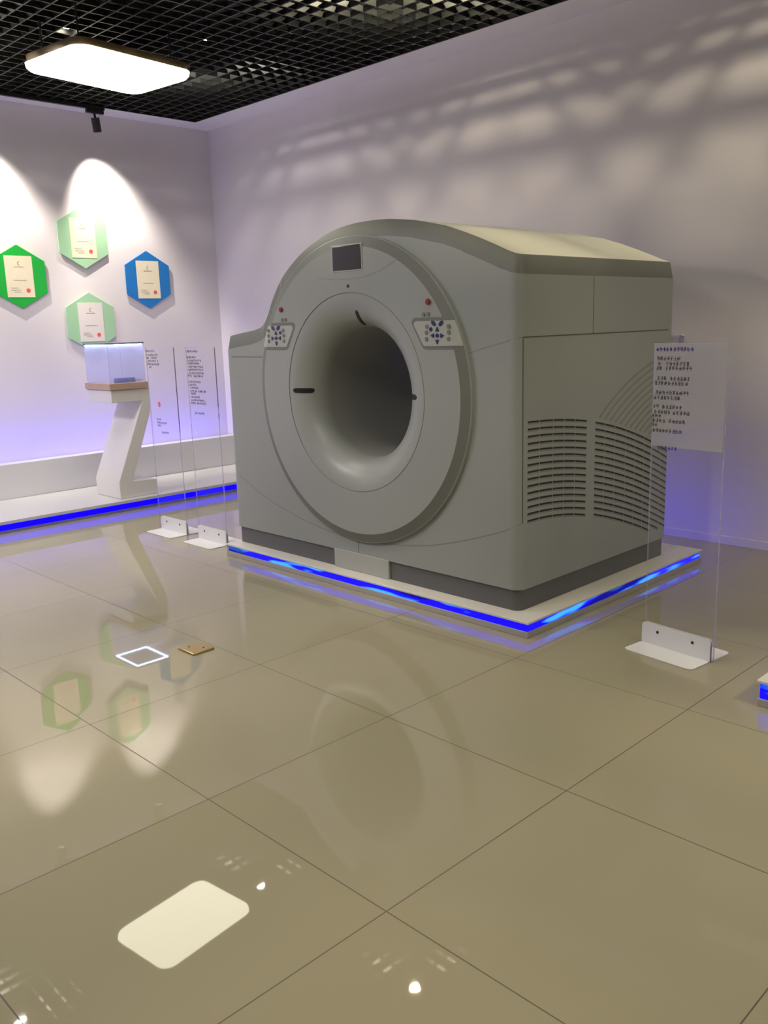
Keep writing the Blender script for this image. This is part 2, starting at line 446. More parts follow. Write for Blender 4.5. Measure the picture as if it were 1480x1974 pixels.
# laser slots in the funnel
def slot(ang, u0, u1, hw, skew=0.):
    bm = bmesh.new(); n = 14; prev = None
    for k in range(n + 1):
        u = u0 + (u1 - u0) * k / n; x_, r_ = flare(u); t = k / n
        e = min(1, math.sqrt(max(0, 1 - (2 * t - 1) ** 10))) if 0 < k < n else .35
        a = ang + skew * (t - .5); w = hw * e
        nx, nr = -.9, -.4
        cur = []
        for s in (-w, w):
            for off in (-.002, .0025):
                aa = a + s / r_; rr = r_ - off * .6
                cur.append(bm.verts.new((x_ - off, CY + rr * math.cos(aa), CZ + rr * math.sin(aa))))
        cur = [cur[0], cur[1], cur[3], cur[2]]
        if prev:
            for q in range(4):
                j = (q + 1) % 4; bm.faces.new((prev[q], prev[j], cur[j], cur[q]))
        else: bm.faces.new(cur)
        prev = cur
    bm.faces.new(prev[::-1]); return obj('laser_slot', bm, M['slot'], S, smooth=True)
slot(PI / 2 + .06, .34, .82, .011, -.04)
slot(0.012, .10, .62, .014)
slot(PI, .22, .80, .014)

# display, sensor, hood crease
d = bmesh.new(); bx(d, XD - .006, XD + .004, 3.4275, 3.647, 1.738, 1.862); dsp = obj('display_screen', d, M['screen'], S, bevel=.003)
d = bmesh.new(); bx(d, XD - .0035, XD + .001, 3.421, 3.6535, 1.7315, 1.8685); obj('display_frame', d, M['panel'], dsp, bevel=.003)
d = bmesh.new(); cyl(d, (XD - .003, 3.536, 1.657), (XD + .002, 3.536, 1.657), .0085, n=20); obj('sensor', d, M['slot'], S)
hood = [(3.7877, 1.7144), (3.70, 1.7005), (3.6169, 1.6939), (3.53, 1.6915), (3.453, 1.6937), (3.39, 1.702), (3.3215, 1.7156), (3.27, 1.730), (3.2197, 1.7478), (3.1697, 1.7717)]
d = bmesh.new(); ribbon(d, [(XD, a, b) for a, b in hood], .006, .0012, (-1, 0, 0)); obj('hood_crease', d, M['ringseam'], S)

# body seams
def seam(pts, mat='seam', w=.0045, nrm=(-1, 0, 0), t=.0008):
    bm = bmesh.new(); ribbon(bm, pts, w, t, nrm); obj('panel_seam', bm, M[mat], S)
def spline(P_, n=8):
    out = []; Q = [P_[0]] + list(P_) + [P_[-1]]
    for i in range(1, len(Q) - 2):
        for k in range(n):
            t = k / n; out.append(tuple(.5 * (2 * Q[i][c] + (Q[i + 1][c] - Q[i - 1][c]) * t + (2 * Q[i - 1][c] - 5 * Q[i][c] + 4 * Q[i + 1][c] - Q[i + 2][c]) * t * t + (3 * Q[i][c] - Q[i - 1][c] - 3 * Q[i + 1][c] + Q[i + 2][c]) * t ** 3) for c in range(len(P_[0]))))
    return out + [tuple(P_[-1])]
seam([(XF, 4.69, 1.283), (XF, 4.365, 1.283)])
arc = spline([(4.69, .530), (4.4338, .4211), (4.2047, .354), (3.9061, .2956), (3.5851, .2690), (3.2188, .2940), (2.969, .3372), (2.7368, .4036), (2.53, .4741)])
seam([(XF, a, b) for a, b in arc], 'seamsoft', .004)
seam([(XF, 3.571, .268), (XF, 3.574, .192)], 'seam', .004)
seam([(XF, 2.7539, 1.3061), (XF, 2.6653, 1.3301), (XF, 2.53, 1.3605)], 'seamsoft', .004)
SY = (0, -1, 0)
seam([(3.330, Y0, 1.379), (4.63, Y0, 1.379)], 'seam', .006, SY)
seam([(3.306, Y0 + .0055, 1.379), (3.318, Y0 + .0014, 1.379), (3.330, Y0, 1.379)], 'seam', .006, (-.25, -.97, 0))
seam([(3.306, Y0 + .0055, .516), (3.306, Y0 + .0055, 1.379)], 'seam', .005, (-.45, -.9, 0))
seam([(3.873, Y0, 1.379), (3.873, Y0, 1.655)], 'seam', .004, SY)

for z0_, z1_, ya_ in ((1.362, 1.379, 2.53), (.476, .516, 2.53)):
    seam([(XF, ya_, z0_), (XF, 2.508, z0_ + .25 * (z1_ - z0_)), (3.2795, 2.485, z0_ + .5 * (z1_ - z0_)), (3.2905, 2.467, z0_ + .8 * (z1_ - z0_)), (3.306, 2.4552, z1_)], 'seamsoft', .004, (-.7, -.7, 0))
# keypads: grey raised border wrapping a pale plate that runs out over the ring trim
def poly_round(pts, rad, n=4):
    out = []; m_ = len(pts)
    for i in range(m_):
        p = Vector(pts[i]); a = (Vector(pts[i - 1]) - p); b = (Vector(pts[(i + 1) % m_]) - p)
        r = min(rad[i], a.length * .45, b.length * .45)
        if r < 1e-4: out.append(tuple(p)); continue
        A = p + a.normalized() * r; B = p + b.normalized() * r
        for k in range(n + 1):
            t = k / n; q = A * (1 - t) ** 2 + p * 2 * t * (1 - t) + B * t * t; out.append(tuple(q))
    return out
def oval(bm, cy, cz, ry, rz, x0, x1, tilt=0., n=16, kind='o'):
    if kind == 'o': pts = [(ry * math.cos(2 * PI * k / n), rz * math.sin(2 * PI * k / n)) for k in range(n)]
    else: pts = poly_round([(-ry, -rz * .9), (ry, -rz * .9), (0, rz * 1.1)], [.004] * 3)
    c, s = math.cos(tilt), math.sin(tilt)
    pts = [(cy + a * c - b * s, cz + a * s + b * c) for a, b in pts]
    prism(bm, pts, x1, x0, 'x')
def ring_x(r_): return XD if r_ < RB else XD + (r_ - RB) / (.818 - RB) * .020 if r_ < .818 else XD + .020
def keypad(side):
    # side +1: the keypad at low y (image right); -1: mirrored about the display axis
    mir = (lambda y: y) if side > 0 else (lambda y: 2 * 3.5375 - y)
    K = mir
    out = poly_round([(K(2.776), 1.4815), (K(3.070), 1.4815), (K(3.083), 1.458), (K(3.004), 1.327), (K(2.733), 1.327)], [0, .02, .03, .02, 0])
    inn = poly_round([(K(2.796), 1.4645), (K(3.056), 1.4645), (K(3.066), 1.449), (K(3.000), 1.3445), (K(2.753), 1.3445)], [0, .012, .014, .006, 0])
    def plate(name, poly, eps, mat, parent, rmax):
        ys_ = [p[0] for p in poly]; zs_ = [p[1] for p in poly]; z0_, z1_ = min(zs_) + 1e-5, max(zs_) - 1e-5
        N_, Mz = 36, 30; b = bmesh.new(); rows_ = []; 
        for q in range(Mz + 1):
            z_ = z0_ + (z1_ - z0_) * q / Mz; xs = []
            for i_ in range(len(poly)):
                (a, c), (e, g_) = poly[i_ - 1], poly[i_]
                if (c - z_) * (g_ - z_) <= 0 and abs(g_ - c) > 1e-9: xs.append(a + (e - a) * (z_ - c) / (g_ - c))
            yc = math.sqrt(rmax ** 2 - (z_ - CZ) ** 2)
            if side > 0: lo_, hi_ = CY - yc, max(xs)
            else: lo_, hi_ = min(xs), CY + yc
            r_ = []
            for k in range(N_ + 1):
                y_ = lo_ + (hi_ - lo_) * k / N_; rr = math.hypot(y_ - CY, z_ - CZ)
                r_.append((ring_x(rr) - eps, y_, z_))
            rows_.append(r_)
        V = [[b.verts.new(p) for p in r_] for r_ in rows_]; W_ = [[b.verts.new((p[0] + .006, p[1], p[2])) for p in r_] for r_ in rows_]
        for q in range(Mz):
            for k in range(N_):
                b.faces.new((V[q][k], V[q][k + 1], V[q + 1][k + 1], V[q + 1][k]))
        def skirt(A, B_):
            for k in range(len(A) - 1): b.faces.new((A[k], A[k + 1], B_[k + 1], B_[k]))
        skirt(V[0], W_[0]); skirt(V[-1], W_[-1]); skirt([r_[0] for r_ in V], [r_[0] for r_ in W_]); skirt([r_[-1] for r_ in V], [r_[-1] for r_ in W_])
        return obj(name, b, mat, parent, smooth=True, angle=30)
    kb = plate('keypad_border', out, .0015, M['bandgrey'], S, .8165)
    kp = plate('keypad', inn, .0035, M['panel'], S, .8172)
    x0, x1 = XD - .0075, XD - .003
    for a, c in ((2.9758, 1.4372), (2.9790, 1.4079), (2.9792, 1.3774), (2.8370, 1.4378), (2.8356, 1.408), (2.8366, 1.3771)):
        b = bmesh.new(); oval(b, K(a), c, .0095, .0105, x0, x1); obj('key', b, M['grey_key'], kp)
    for a, c, kind, t in ((2.9315, 1.4525, 'o', .7 * 1), (2.883, 1.4515, 'o', -.7), (2.9494, 1.4248, 'd', 0), (2.9079, 1.4241, 't', 0), (2.9397, 1.3943, 't', -PI / 2),
                          (2.9086, 1.394, 'd', 0), (2.8769, 1.3936, 't', PI / 2), (2.909, 1.3638, 't', PI)):
        b = bmesh.new()
        t2 = -t if kind == 't' and side > 0 else t
        if kind == 'o': oval(b, K(a), c, .0165, .0095, x0, x1, (-t if side > 0 else t) * -1)
        elif kind == 'd': oval(b, K(a), c, .0095, .0095, x0, x1)
        else: oval(b, K(a), c, .0115, .012, x0, x1, t if side < 0 else -t * -1, kind='t')
        o = obj('key', b, M['blue_key'], kp); o['label'] = 'dark blue key'
    b = bmesh.new(); oval(b, K(2.9655), 1.5544, .013, .0145, XD - .012, XD + .001); obj('stop_button', b, M['red_key'], S, bevel=.003)['label'] = 'red stop button'
    for a in (2.9992, 2.9682):
        b = bmesh.new(); oval(b, K(a), 1.496, .0100, .0105, XD - .004, XD + .001); obj('round_button', b, M['grey_key'], S)
keypad(1); keypad(-1)

# side ventilation grilles: rows of arched slots, recess shade painted as dark strips
def qfit(P_):   # quadratic through samples, least squares
    n = len(P_); x0 = sum(p[0] for p in P_) / n
    A = [[0] * 4 for _ in range(3)]
    for x_, z_ in P_:
        u = [1, x_ - x0, (x_ - x0) ** 2]
        for i in range(3):
            for j in range(3): A[i][j] += u[i] * u[j]
            A[i][3] += u[i] * z_
    for i in range(3):
        p_ = A[i][i]; A[i] = [v / p_ for v in A[i]]
        for k in range(3):
            if k != i: f = A[k][i]; A[k] = [a - f * b for a, b in zip(A[k], A[i])]
    c = [A[i][3] for i in range(3)]
    return lambda x_: c[0] + c[1] * (x_ - x0) + c[2] * (x_ - x0) ** 2
def vents(top, bot, segs, n=15, clip=None):
    ft, fb = qfit(top), qfit(bot); bm = bmesh.new(); bl = bmesh.new()
    for r_ in range(n):
        f = r_ / (n - 1); z_ = lambda x_: ft(x_) * (1 - f) + fb(x_) * f
        for a, b in zip(segs, segs[1:]):
            a2, b2 = a + .004, b - .004
            if clip and z_(b2) < clip(b2): continue
            pts = [(a2 + (b2 - a2) * k / 4, Y0, z_(a2 + (b2 - a2) * k / 4)) for k in range(5)]
            ribbon(bm, pts, .0080, .0016, SY)
            ribbon(bl, [(p[0], p[1], p[2] - .0085) for p in pts], .007, .0010, SY)
    g = obj('vent_grille', bm, M['slot'], S); obj('vent_lip_shade', bl, M['lip'], g)
vents([(3.3342, .991), (3.4374, .9875), (3.54, .9818), (3.6809, .9701), (3.8288, .9498)],
      [(3.3333, .521), (3.4676, .5188), (3.5482, .5117), (3.6927, .4948), (3.8364, .4654)], [3.333, 3.43, 3.54, 3.634, 3.728, 3.833])
vents([(3.9048, .9353), (3.9928, .9195), (4.0958, .8936), (4.2024, .8641), (4.3034, .8346), (4.4803, .7765), (4.6709, .6944)],
      [(3.9123, .455), (4.0042, .4326), (4.1098, .3998), (4.2191, .3649), (4.3324, .3247), (4.4903, .2633), (4.5934, .2181)],
      [3.908, 4.001, 4.101, 4.211, 4.308, 4.406, 4.497, 4.592, 4.668], clip=lambda x_: .24 if x_ > 4.4 else 0)
# fan of raised arcs above the slots
bm = bmesh.new()
for k in range(11):
    f = k / 10
    a = Vector((3.9498 + (4.4545 - 3.9498) * f, .9578 + (.8184 - .9578) * f))
    e = Vector((4.665, 1.245 + (.905 - 1.245) * f)); m_ = (a + e) / 2
    n_ = Vector((-(e - a).y, (e - a).x)) * (.13 - .05 * f)
    pts = []
    for i in range(13):
        t = i / 12; q = a * (1 - t) ** 2 + (m_ + n_ * 2) * 2 * t * (1 - t) * .5 + m_ * 2 * t * (1 - t) * .5 + e * t * t
        pts.append((q.x, Y0, q.y))
    ribbon(bm, pts, .011, .0015, SY)
obj('vent_fan', bm, M['lip'], S)

# ------------------------------------------------------------------ ledge along the left wall
LX = 5.415
T = thing('display_ledge', 'long low white ledge along the left wall with a blue light band at the floor', 'ledge', (2.2, 7.2, 0))
box('base_rim', XB + .01, LX, 6.640, 7.925, 0, .022, M['rim'], T)
box('light_band', XB + .01, LX, 6.632, 7.92, .022, .070, M['led_blue'], T)
box('top_slab', XB + .01, LX, 6.615, 7.925, .070, .095, M['ledge'], T, bevel=.002)
box('riser', XB + .01, LX, 7.50, 7.62, .095, .39, M['ledge'], T, bevel=.003)
box('riser_shelf', XB + .01, LX, 7.62, 7.925, .095, .35, M['ledge'], T)
box('led_strip', XB + .05, LX - .05, 7.66, 7.69, .351, .362, M['led_trough'], T)

# ------------------------------------------------------------------ Z-shaped display stand
Z = thing('display_stand', 'white Z-shaped pedestal with wood tray standing on the ledge by the left wall', 'pedestal', (3.62, 6.9, .0955))
bm = bmesh.new()
prism(bm, [(3.475, .0957), (3.822, .0957), (3.822, .222), (3.598, .235), (3.818, .80), (3.822, .993), (3.475, .993), (3.475, .893), (3.752, .893), (3.475, .240)], 6.69, 7.10, 'y')
obj('z_body', bm, M['white'], Z, bevel=.004)
box('tray', 3.462, 3.812, 6.678, 7.106, .995, 1.047, M['wood'], Z, bevel=.002)
Cc = thing('display_case', 'clear glass box lit blue-white from its top, standing on the wood tray', 'display case', (3.64, 6.895, 1.048))
cx0, cx1, cy0, cy1, cz0, cz1 = 3.478, 3.802, 6.695, 7.092, 1.048, 1.372
g = .005
for nme, a in (('front_pane', (cx0, cx1, cy0, cy0 + g)), ('rear_pane', (cx0, cx1, cy1 - g, cy1))):
    box(nme, *a, cz0, cz1 - .012, M['case'], Cc)
for a in ((cx0, cx0 + g, cy0 + g, cy1 - g), (cx1 - g, cx1, cy0 + g, cy1 - g)):
    box('side_pane', *a, cz0, cz1 - .012, M['case'], Cc)
M['lid'] = pbr('lid_blue_grey', (.16, .20, .30), .3)
box('lid', cx0 - .006, cx1 + .006, cy0 - .006, cy1 + .006, cz1 - .012, cz1, M['lid'], Cc, bevel=.002)
for a in ((cx0 + .01, cx1 - .01, cy0 + .008, cy0 + .020), (cx0 + .01, cx1 - .01, cy1 - .020, cy1 - .008), (cx0 + .008, cx0 + .020, cy0 + .02, cy1 - .02), (cx1 - .02, cx1 - .008, cy0 + .02, cy1 - .02)):
    box('led_strip', *a, cz1 - .020, cz1 - .012, M['led_white'], Cc)

# ------------------------------------------------------------------ unreadable small print, made of little strokes
def glyphs(bm, P0, U, V, nrm, runs, h):
    """runs: list of (u0, u1, v) — lines of tiny characters of height h"""
    P0, U, V, nrm = Vector(P0), Vector(U), Vector(V), Vector(nrm)
    def bar(u0, v0, u1, v1, w):
        a, b = Vector((u0, v0)), Vector((u1, v1)); d = (b - a).normalized() * 1; s = Vector((-d.y, d.x)) * w / 2
        q = [a - s, b - s, b + s, a + s]
        lo = [bm.verts.new(P0 + U * c.x + V * c.y) for c in q]; hi = [bm.verts.new(P0 + U * c.x + V * c.y + nrm * .0006) for c in q]
        bm.faces.new(lo[::-1]); bm.faces.new(hi)
        for i in range(4):
            j = (i + 1) % 4; bm.faces.new((lo[i], lo[j], hi[j], hi[i]))
    for u0, u1, v in runs:
        u = u0
        while u < u1 - h * .3:
            w = h * .86
            for _ in range(random.choice((3, 4, 4))):
                if random.random() < .5:
                    vv = v + h * random.choice((.1, .35, .6, .9)); bar(u + w * random.choice((0, .1, .3)), vv, u + w * random.choice((.75, .95)), vv, h * .13)
                else:
                    uu = u + w * random.choice((.12, .3, .5, .72, .88)); bar(uu, v + h * random.choice((0, .1, .4)), uu, v + h * random.choice((.75, 1.)), h * .13)
            bar(u + w * .1, v + h * .5, u + w * .9, v + h * .5, h * .13); bar(u + w * .5, v, u + w * .5, v + h, h * .13)
            u += h

cl = thing('case_card', 'small blue name card with dark lettering inside the lit glass box', 'card', (3.64, 6.73, 1.0485))
bm = bmesh.new(); bx(bm, 3.53, 3.72, 6.724, 6.728, 1.0485, 1.088); card = obj('card_plate', bm, pbr('card_blue', (.18, .25, .75), .4), cl)
bm = bmesh.new(); glyphs(bm, (3.54, 6.7235, 1.050), (1, 0, 0), (0, 0, 1), (0, -1, 0), [(0., .245, .004)], .021)
obj('card_lettering', bm, M['ink'], cl)

# ------------------------------------------------------------------ free-standing clear sign panels in white angle feet
def sign(label, x, y, ang, width, print_dark, print_blue, edge_marks, film=None, stamp=None, offy=0.):
    """local frame: panel lies in the local y-z plane, front faces local -x; origin at the right-hand end"""
    t = thing('sign_stand', label, 'sign', (x, y, 0), 'clear acrylic sign panels in white angle feet')
    t.rotation_euler = (0, 0, ang)
    th = .009
    def L_(name, bm, mat, **k): return local(obj(name, bm, mat, **k), t)
    b = bmesh.new(); bx(b, 0, th, offy, width + offy, .004, 1.345); panel = L_('panel', b, M['clear'])
    b = bmesh.new(); bx(b, .0003, th - .0003, offy - .0016, offy, .004, 1.345); local(obj('panel_edge', b, M['edge']), panel)
    b = bmesh.new(); bx(b, .0003, th - .0003, width + offy, width + offy + .0010, .004, 1.345); local(obj('panel_edge', b, M['edge']), panel)
    if edge_marks:
        for z0, z1 in edge_marks:
            b = bmesh.new()
            z_ = z1
            while z_ > z0:
                h = random.uniform(.008, .020); bx(b, .002, th - .002, offy - .0022, offy - .0016, z_ - h, z_); z_ -= h + random.uniform(.001, .004)
            local(obj('edge_refraction', b, M['ink']), panel)  # dashes painted on the edge as the refracted image of the print
    if film:
        b = bmesh.new(); bx(b, -.0012, -.0002, offy + .002, width + offy - .002, film, 1.343); local(obj('film', b, M['film']), panel)
    fx = -.0014 if film else -.0002
    W = width + offy
    for run in print_dark:
        b = bmesh.new(); glyphs(b, (fx, W, 0), (0, -1, 0), (0, 0, 1), (-1, 0, 0), [run], .0165); local(obj('printed_line', b, M['ink_film' if film else 'ink_soft']), panel)
    for run in print_blue:
        b = bmesh.new(); glyphs(b, (fx, W, 0), (0, -1, 0), (0, 0, 1), (-1, 0, 0), [run], .0165); o = local(obj('printed_line', b, M['inkblue' if film else 'inkblue_soft']), panel); o['label'] = 'blue printed line'
    if stamp:
        b = bmesh.new(); prism(b, [(W - stamp[0] + .016 * math.cos(2 * PI * k / 20), stamp[1] + .02 * math.sin(2 * PI * k / 20)) for k in range(20)], fx, fx - .0006, 'x'); local(obj('red_stamp', b, M['seal']), panel)
    # two angle brackets, screws
    for s, xo in ((-1, 0), (1, th)):
        bm_ = bmesh.new()
        yz = rounded(0, .345, -.03, .100, .016, 5); yz = [(a, max(b_, .001)) for a, b_ in yz]
        prism(bm_, yz, xo + s * .0003, xo + s * .0045, 'x')
        fp = rounded(-.14 - .05, 0, 0, .345, .028, 6) if s < 0 else rounded(0, .15 + .05, 0, .345, .028, 6)
        fp = [(min(a, -.0003) + .05 * 0 if s < 0 else max(a, .0003), b_) for a, b_ in fp]
        fp = [((max(a, -.19) + .0) if s < 0 else a, b_) for a, b_ in fp]
        q = []
        for a, b_ in fp:
            if s < 0: a = a * .14 / .19
            else: a = th + a * .15 / .20
            q.append((a, b_))
        prism(bm_, q, .0008, .0050, 'z')
        br = L_('angle_foot', bm_, M['white2'])
        for yy in (.085, .262):
            c = bmesh.new(); cyl(c, (xo + s * .004, yy, .068), (xo + s * .0065, yy, .068), .0065, n=14); local(obj('screw', c, M['slot']), br)
    return t
def rows(tab, k, z0, y_ref, kx, xl):
    return [((a - xl) * kx, (b - xl) * kx, z0 - (y_ - y_ref) * k) for y_, segs in tab for a, b in segs]
tab3 = [(380, [(215, 545)]), (455, [(240, 290), (350, 710)]), (520, [(205, 290), (345, 735)]), (665, [(230, 390), (420, 735)]), (735, [(190, 665)]), (870, [(215, 690)]),
        (945, [(185, 555)]), (1075, [(180, 295), (320, 595)]), (1155, [(200, 420), (480, 715)]), (1210, [(165, 300)]), (1280, [(180, 360), (425, 655)]), (1340, [(165, 245)]), (1425, [(180, 600)])]
sign('clear sign panel with dark print and milky upper film standing right of the scanner', 3.459, 1.582, -math.atan2(.042, .345), .345,
     rows(tab3, .000292, 1.3172 - .008, 250, .00033, 165), rows([(250, [(200, 740)]), (1680, [(270, 575)])], .000292, 1.3172 - .008, 250, .00033, 165), [], film=.905, offy=-.012)
tab2 = [(425, [(180, 390)]), (495, [(200, 500)]), (555, [(190, 460)]), (625, [(210, 545)]), (690, [(210, 545)]), (760, [(215, 550)]), (820, [(185, 285), (320, 545)]),
        (945, [(190, 480)]), (1010, [(210, 370)]), (1075, [(225, 400)]), (1145, [(220, 370), (400, 575)]), (1200, [(220, 330)]), (1270, [(210, 430)]), (1340, [(220, 530)]), (1400, [(205, 330), (350, 560)])]
sign('clear printed sign panel nearest the left flank of the scanner, third column of print left of it', 3.333, 4.968, 0, .342,
     rows(tab2, .000317, 1.3145 - .008, 300, .00052, 165), rows([(300, [(170, 460)]), (1615, [(290, 500)])], .000317, 1.3145 - .008, 300, .00052, 165), [(.965, 1.335), (.88, .905)])
bpy.data.objects['sign_stand.001']['label'] = 'clear printed sign panel just left of the scanner, in front of the white ledge'
tab1 = [(275, [(595, 715)]), (300, [(600, 625), (640, 700)]), (325, [(605, 690), (700, 712)]), (350, [(600, 715)]), (373, [(617, 645)]), (800, [(650, 692)]), (828, [(655, 752)]), (850, [(655, 695)])]
sign('clear printed sign panel just right of the Z-shaped pedestal, with a small red stamp', 3.333, 5.468, 0, .375,
     rows(tab1, .000877, 1.317 - .008, 243, .00135, 590), rows([(243, [(590, 685)]), (907, [(690, 757)])], .000877, 1.317 - .008, 243, .00135, 590), [(.76, 1.335)], stamp=(.135, .937))

# ------------------------------------------------------------------ hexagon certificate boards
def hexboard(label, cx, cz, matb, paper, strong):
    yb = 7.912; cx *= 1.0043; cz = 1.455 + (cz - 1.455) * 1.0043; t = thing('hanging_certificate', label, 'wall board', (cx, yb, cz), 'hexagonal certificate boards on the left wall')
    R_ = .271
    b = bmesh.new(); prism(b, [(cx + R_ * .878 * math.sin(PI / 3 * k) / math.sin(PI / 3) if k % 3 else cx, cz + R_ * (1 if k == 0 else -1 if k == 3 else .5 if k in (1, 5) else -.5)) for k in range(6)], yb, yb + .010, 'y')
    obj('board', b, matb, t, bevel=.001)
    for dx in (-.12, .12):
        for dz in (-.08, .08):
            b = bmesh.new(); cyl(b, (cx + dx, yb + .0105, cz + dz), (cx + dx, YW - .0002, cz + dz), .010, n=12); obj('wall_mount', b, M['white2'], t)
    w, h = .122, .176
    b = bmesh.new(); bx(b, cx - w, cx + w, yb - .0018, yb - .0002, cz - h, cz + h); c = obj('certificate', b, paper, t)
    y = yb - .0019
    b = bmesh.new(); glyphs(b, (cx, y, cz), (1, 0, 0), (0, 0, 1), (0, -1, 0), [(-.045, .045, .078)], .008); obj('heading', b, M['emblem'] if strong else M['inkpale'], c)
    b = bmesh.new(); ribbon(b, [(cx + .004 + .012 * math.cos(a), y, cz + .112 + .014 * math.sin(a)) for a in [1.1 + i * .45 for i in range(10)]], .0045, .0006, (0, -1, 0)); obj('emblem', b, M['emblem'], c)
    b = bmesh.new(); glyphs(b, (cx, y, cz), (1, 0, 0), (0, 0, 1), (0, -1, 0), [(-.09, -.02, -.10), (-.085, .0, -.118), (-.06, .0, -.135)], .007); obj('small_print', b, M['inkpale'], c)
    b = bmesh.new(); glyphs(b, (cx, y, cz), (1, 0, 0), (0, 0, 1), (0, -1, 0), [(-.06, .06, -.035)], .007); obj('small_print', b, M['inkpale'], c)
    b = bmesh.new(); prism(b, [(cx + .065 + .019 * math.cos(2 * PI * k / 24), cz - .118 + .019 * math.sin(2 * PI * k / 24)) for k in range(24)], y, y - .0006, 'y'); obj('seal', b, M['seal'], c)
    return t
hexboard('vivid green hexagonal board with a cream certificate, at the left picture edge', 3.338, 1.955, M['green'], M['paper'], False)
hexboard('upper pale mint hexagonal board half washed by the wall spotlight', 3.960, 2.305, M['mint'], M['paper'], True)
hexboard('blue hexagonal board with a cream certificate on the left wall', 4.592, 1.944, M['blueb'], M['paper'], True)
hexboard('lower pale mint hexagonal board just above the lit glass box', 3.963, 1.555, M['mint'], M['paperwhite'], True)

# ------------------------------------------------------------------ ceiling lamp
def rounded_box(name, w, l, z0, z1, r, mat, parent, dome=0., ins=0.):
    b = bmesh.new(); pts = rounded(-w / 2, w / 2, -l / 2, l / 2, r, 10)
    if not dome: prism(b, pts, z0, z1, 'z')
    else:
        rings = []
        for k, (zz, s) in enumerate(((z1, 0), (z0 + dome * .5, .004), (z0 + dome * .15, .02), (z0, .05), (z0 - .002, .15))):
            rings.append([b.verts.new((x_ * (1 - 2 * s / w), y_ * (1 - 2 * s / l), zz)) for x_, y_ in pts])
        for A, B in zip(rings, rings[1:]):
            n = len(A)
            for i in range(n): b.faces.new((A[i], A[(i + 1) % n], B[(i + 1) % n], B[i]))
        b.faces.new(rings[0][::-1]); b.faces.new(rings[-1])
    return local(obj(name, b, mat, smooth=bool(dome), angle=60), parent)
def panel_lamp(label, x_, y_, rz, mat='lamp', w_=.895, l_=.66, z_=3.10):
    t = thing('ceiling_lamp', label, 'ceiling lamp', (x_, y_, z_), 'large rounded panel lamps under the grille'); t.rotation_euler = (0, 0, rz)
    rounded_box('diffuser', w_, l_, .0, .050, .10, M[mat], t, dome=.05)
    rounded_box('housing', w_ - .01, l_ - .01, .051, .095, .11, M['bronze'], t)
    for dx in (-.35, .35):
        for dy in (-.2, .2):
            b = bmesh.new(); cyl(b, (dx, dy, .095), (dx, dy, 3.4005 - z_), .006, n=10); local(obj('hanger', b, M['black']), t)
    return t
panel_lamp('large glowing rounded rectangular lamp hanging under the black grille', 3.157, 5.688, math.radians(7))
panel_lamp('added fill panel lamp out of sight behind the viewpoint', -1.2, 1.6, 0, 'fill_b')  # added unseen fill for the scanner front
panel_lamp('added fill panel lamp out of sight beyond the left picture edge', .4, 6.1, 0, 'fill_l')  # added unseen fill for the left wall and the floor there
panel_lamp('added fill panel lamp out of sight above the viewpoint', .6, 2.9, 0, 'fill_m')  # added overhead fill, never in view
panel_lamp('added fill panel lamp out of sight to the right of the viewpoint', 3.0, -1.4, 0, 'fill_s')  # added unseen fill for the scanner side and right wall

# ------------------------------------------------------------------ track with wall spotlights
tr = box('light_track', -1.0, 4.16, 7.640, 7.672, 3.372, 3.3995, M['black'])
tag(tr, 'thin black lighting track along the grille edge above the left wall', 'light track')
def track_spot(label, x_):
    t = thing('track_spotlight', label, 'spotlight', (x_, 7.656, 3.372), 'black spotlights on the wall track')
    box('adapter', x_ - .075, x_ + .085, 7.638, 7.674, 3.338, 3.3715, M['black'], t, bevel=.003)
    b = bmesh.new(); cyl(b, (x_, 7.656, 3.338), (x_ + .004, 7.650, 3.300), .010, n=12); obj('stem', b, M['black'], t)
    src = Vector((x_ - .004, 7.640, 3.300)); d = Vector((.21, .21, -.93)).normalized()
    b = bmesh.new(); cyl(b, src, src + d * .115, .036, .036, n=28, caps=False); cyl(b, src + d * .004, src + d * .115, .031, .031, n=28, caps=False)
    cyl(b, src + d * .0, src + d * .004, .036, .036, n=28)
    ax = d.orthogonal().normalized(); ay = d.cross(ax); q = src + d * .115; rv = []
    for r_ in (.031, .036): rv.append([b.verts.new(q + ax * r_ * math.cos(2 * PI * k / 28) + ay * r_ * math.sin(2 * PI * k / 28)) for k in range(28)])
    for k in range(28): b.faces.new((rv[0][k], rv[0][(k + 1) % 28], rv[1][(k + 1) % 28], rv[1][k]))
    obj('head', b, M['black'], t, smooth=True)
    b = bmesh.new(); cyl(b, src + d * .044, src + d * .048, .029, .029, n=24); obj('lens', b, M['spotface'], t)
    p = src + d * .061
    L_ = bpy.data.lights.new('wall_spot', 'SPOT'); L_.energy = G['spots']; L_.color = (1, .90, .76); L_.spot_size = math.radians(76); L_.spot_blend = .8; L_.shadow_soft_size = .012
    lo = bpy.data.objects.new('wall_spot', L_); COL.objects.link(lo); lo.location = p
    tgt = Vector((x_ + .19, YW, 2.45)); lo.rotation_euler = (tgt - p).to_track_quat('-Z', 'Y').to_euler()
track_spot('black cylinder spotlight hanging from the track over the pale boards', 4.065)
track_spot('black cylinder spotlight on the track just beyond the left picture edge', 3.02)

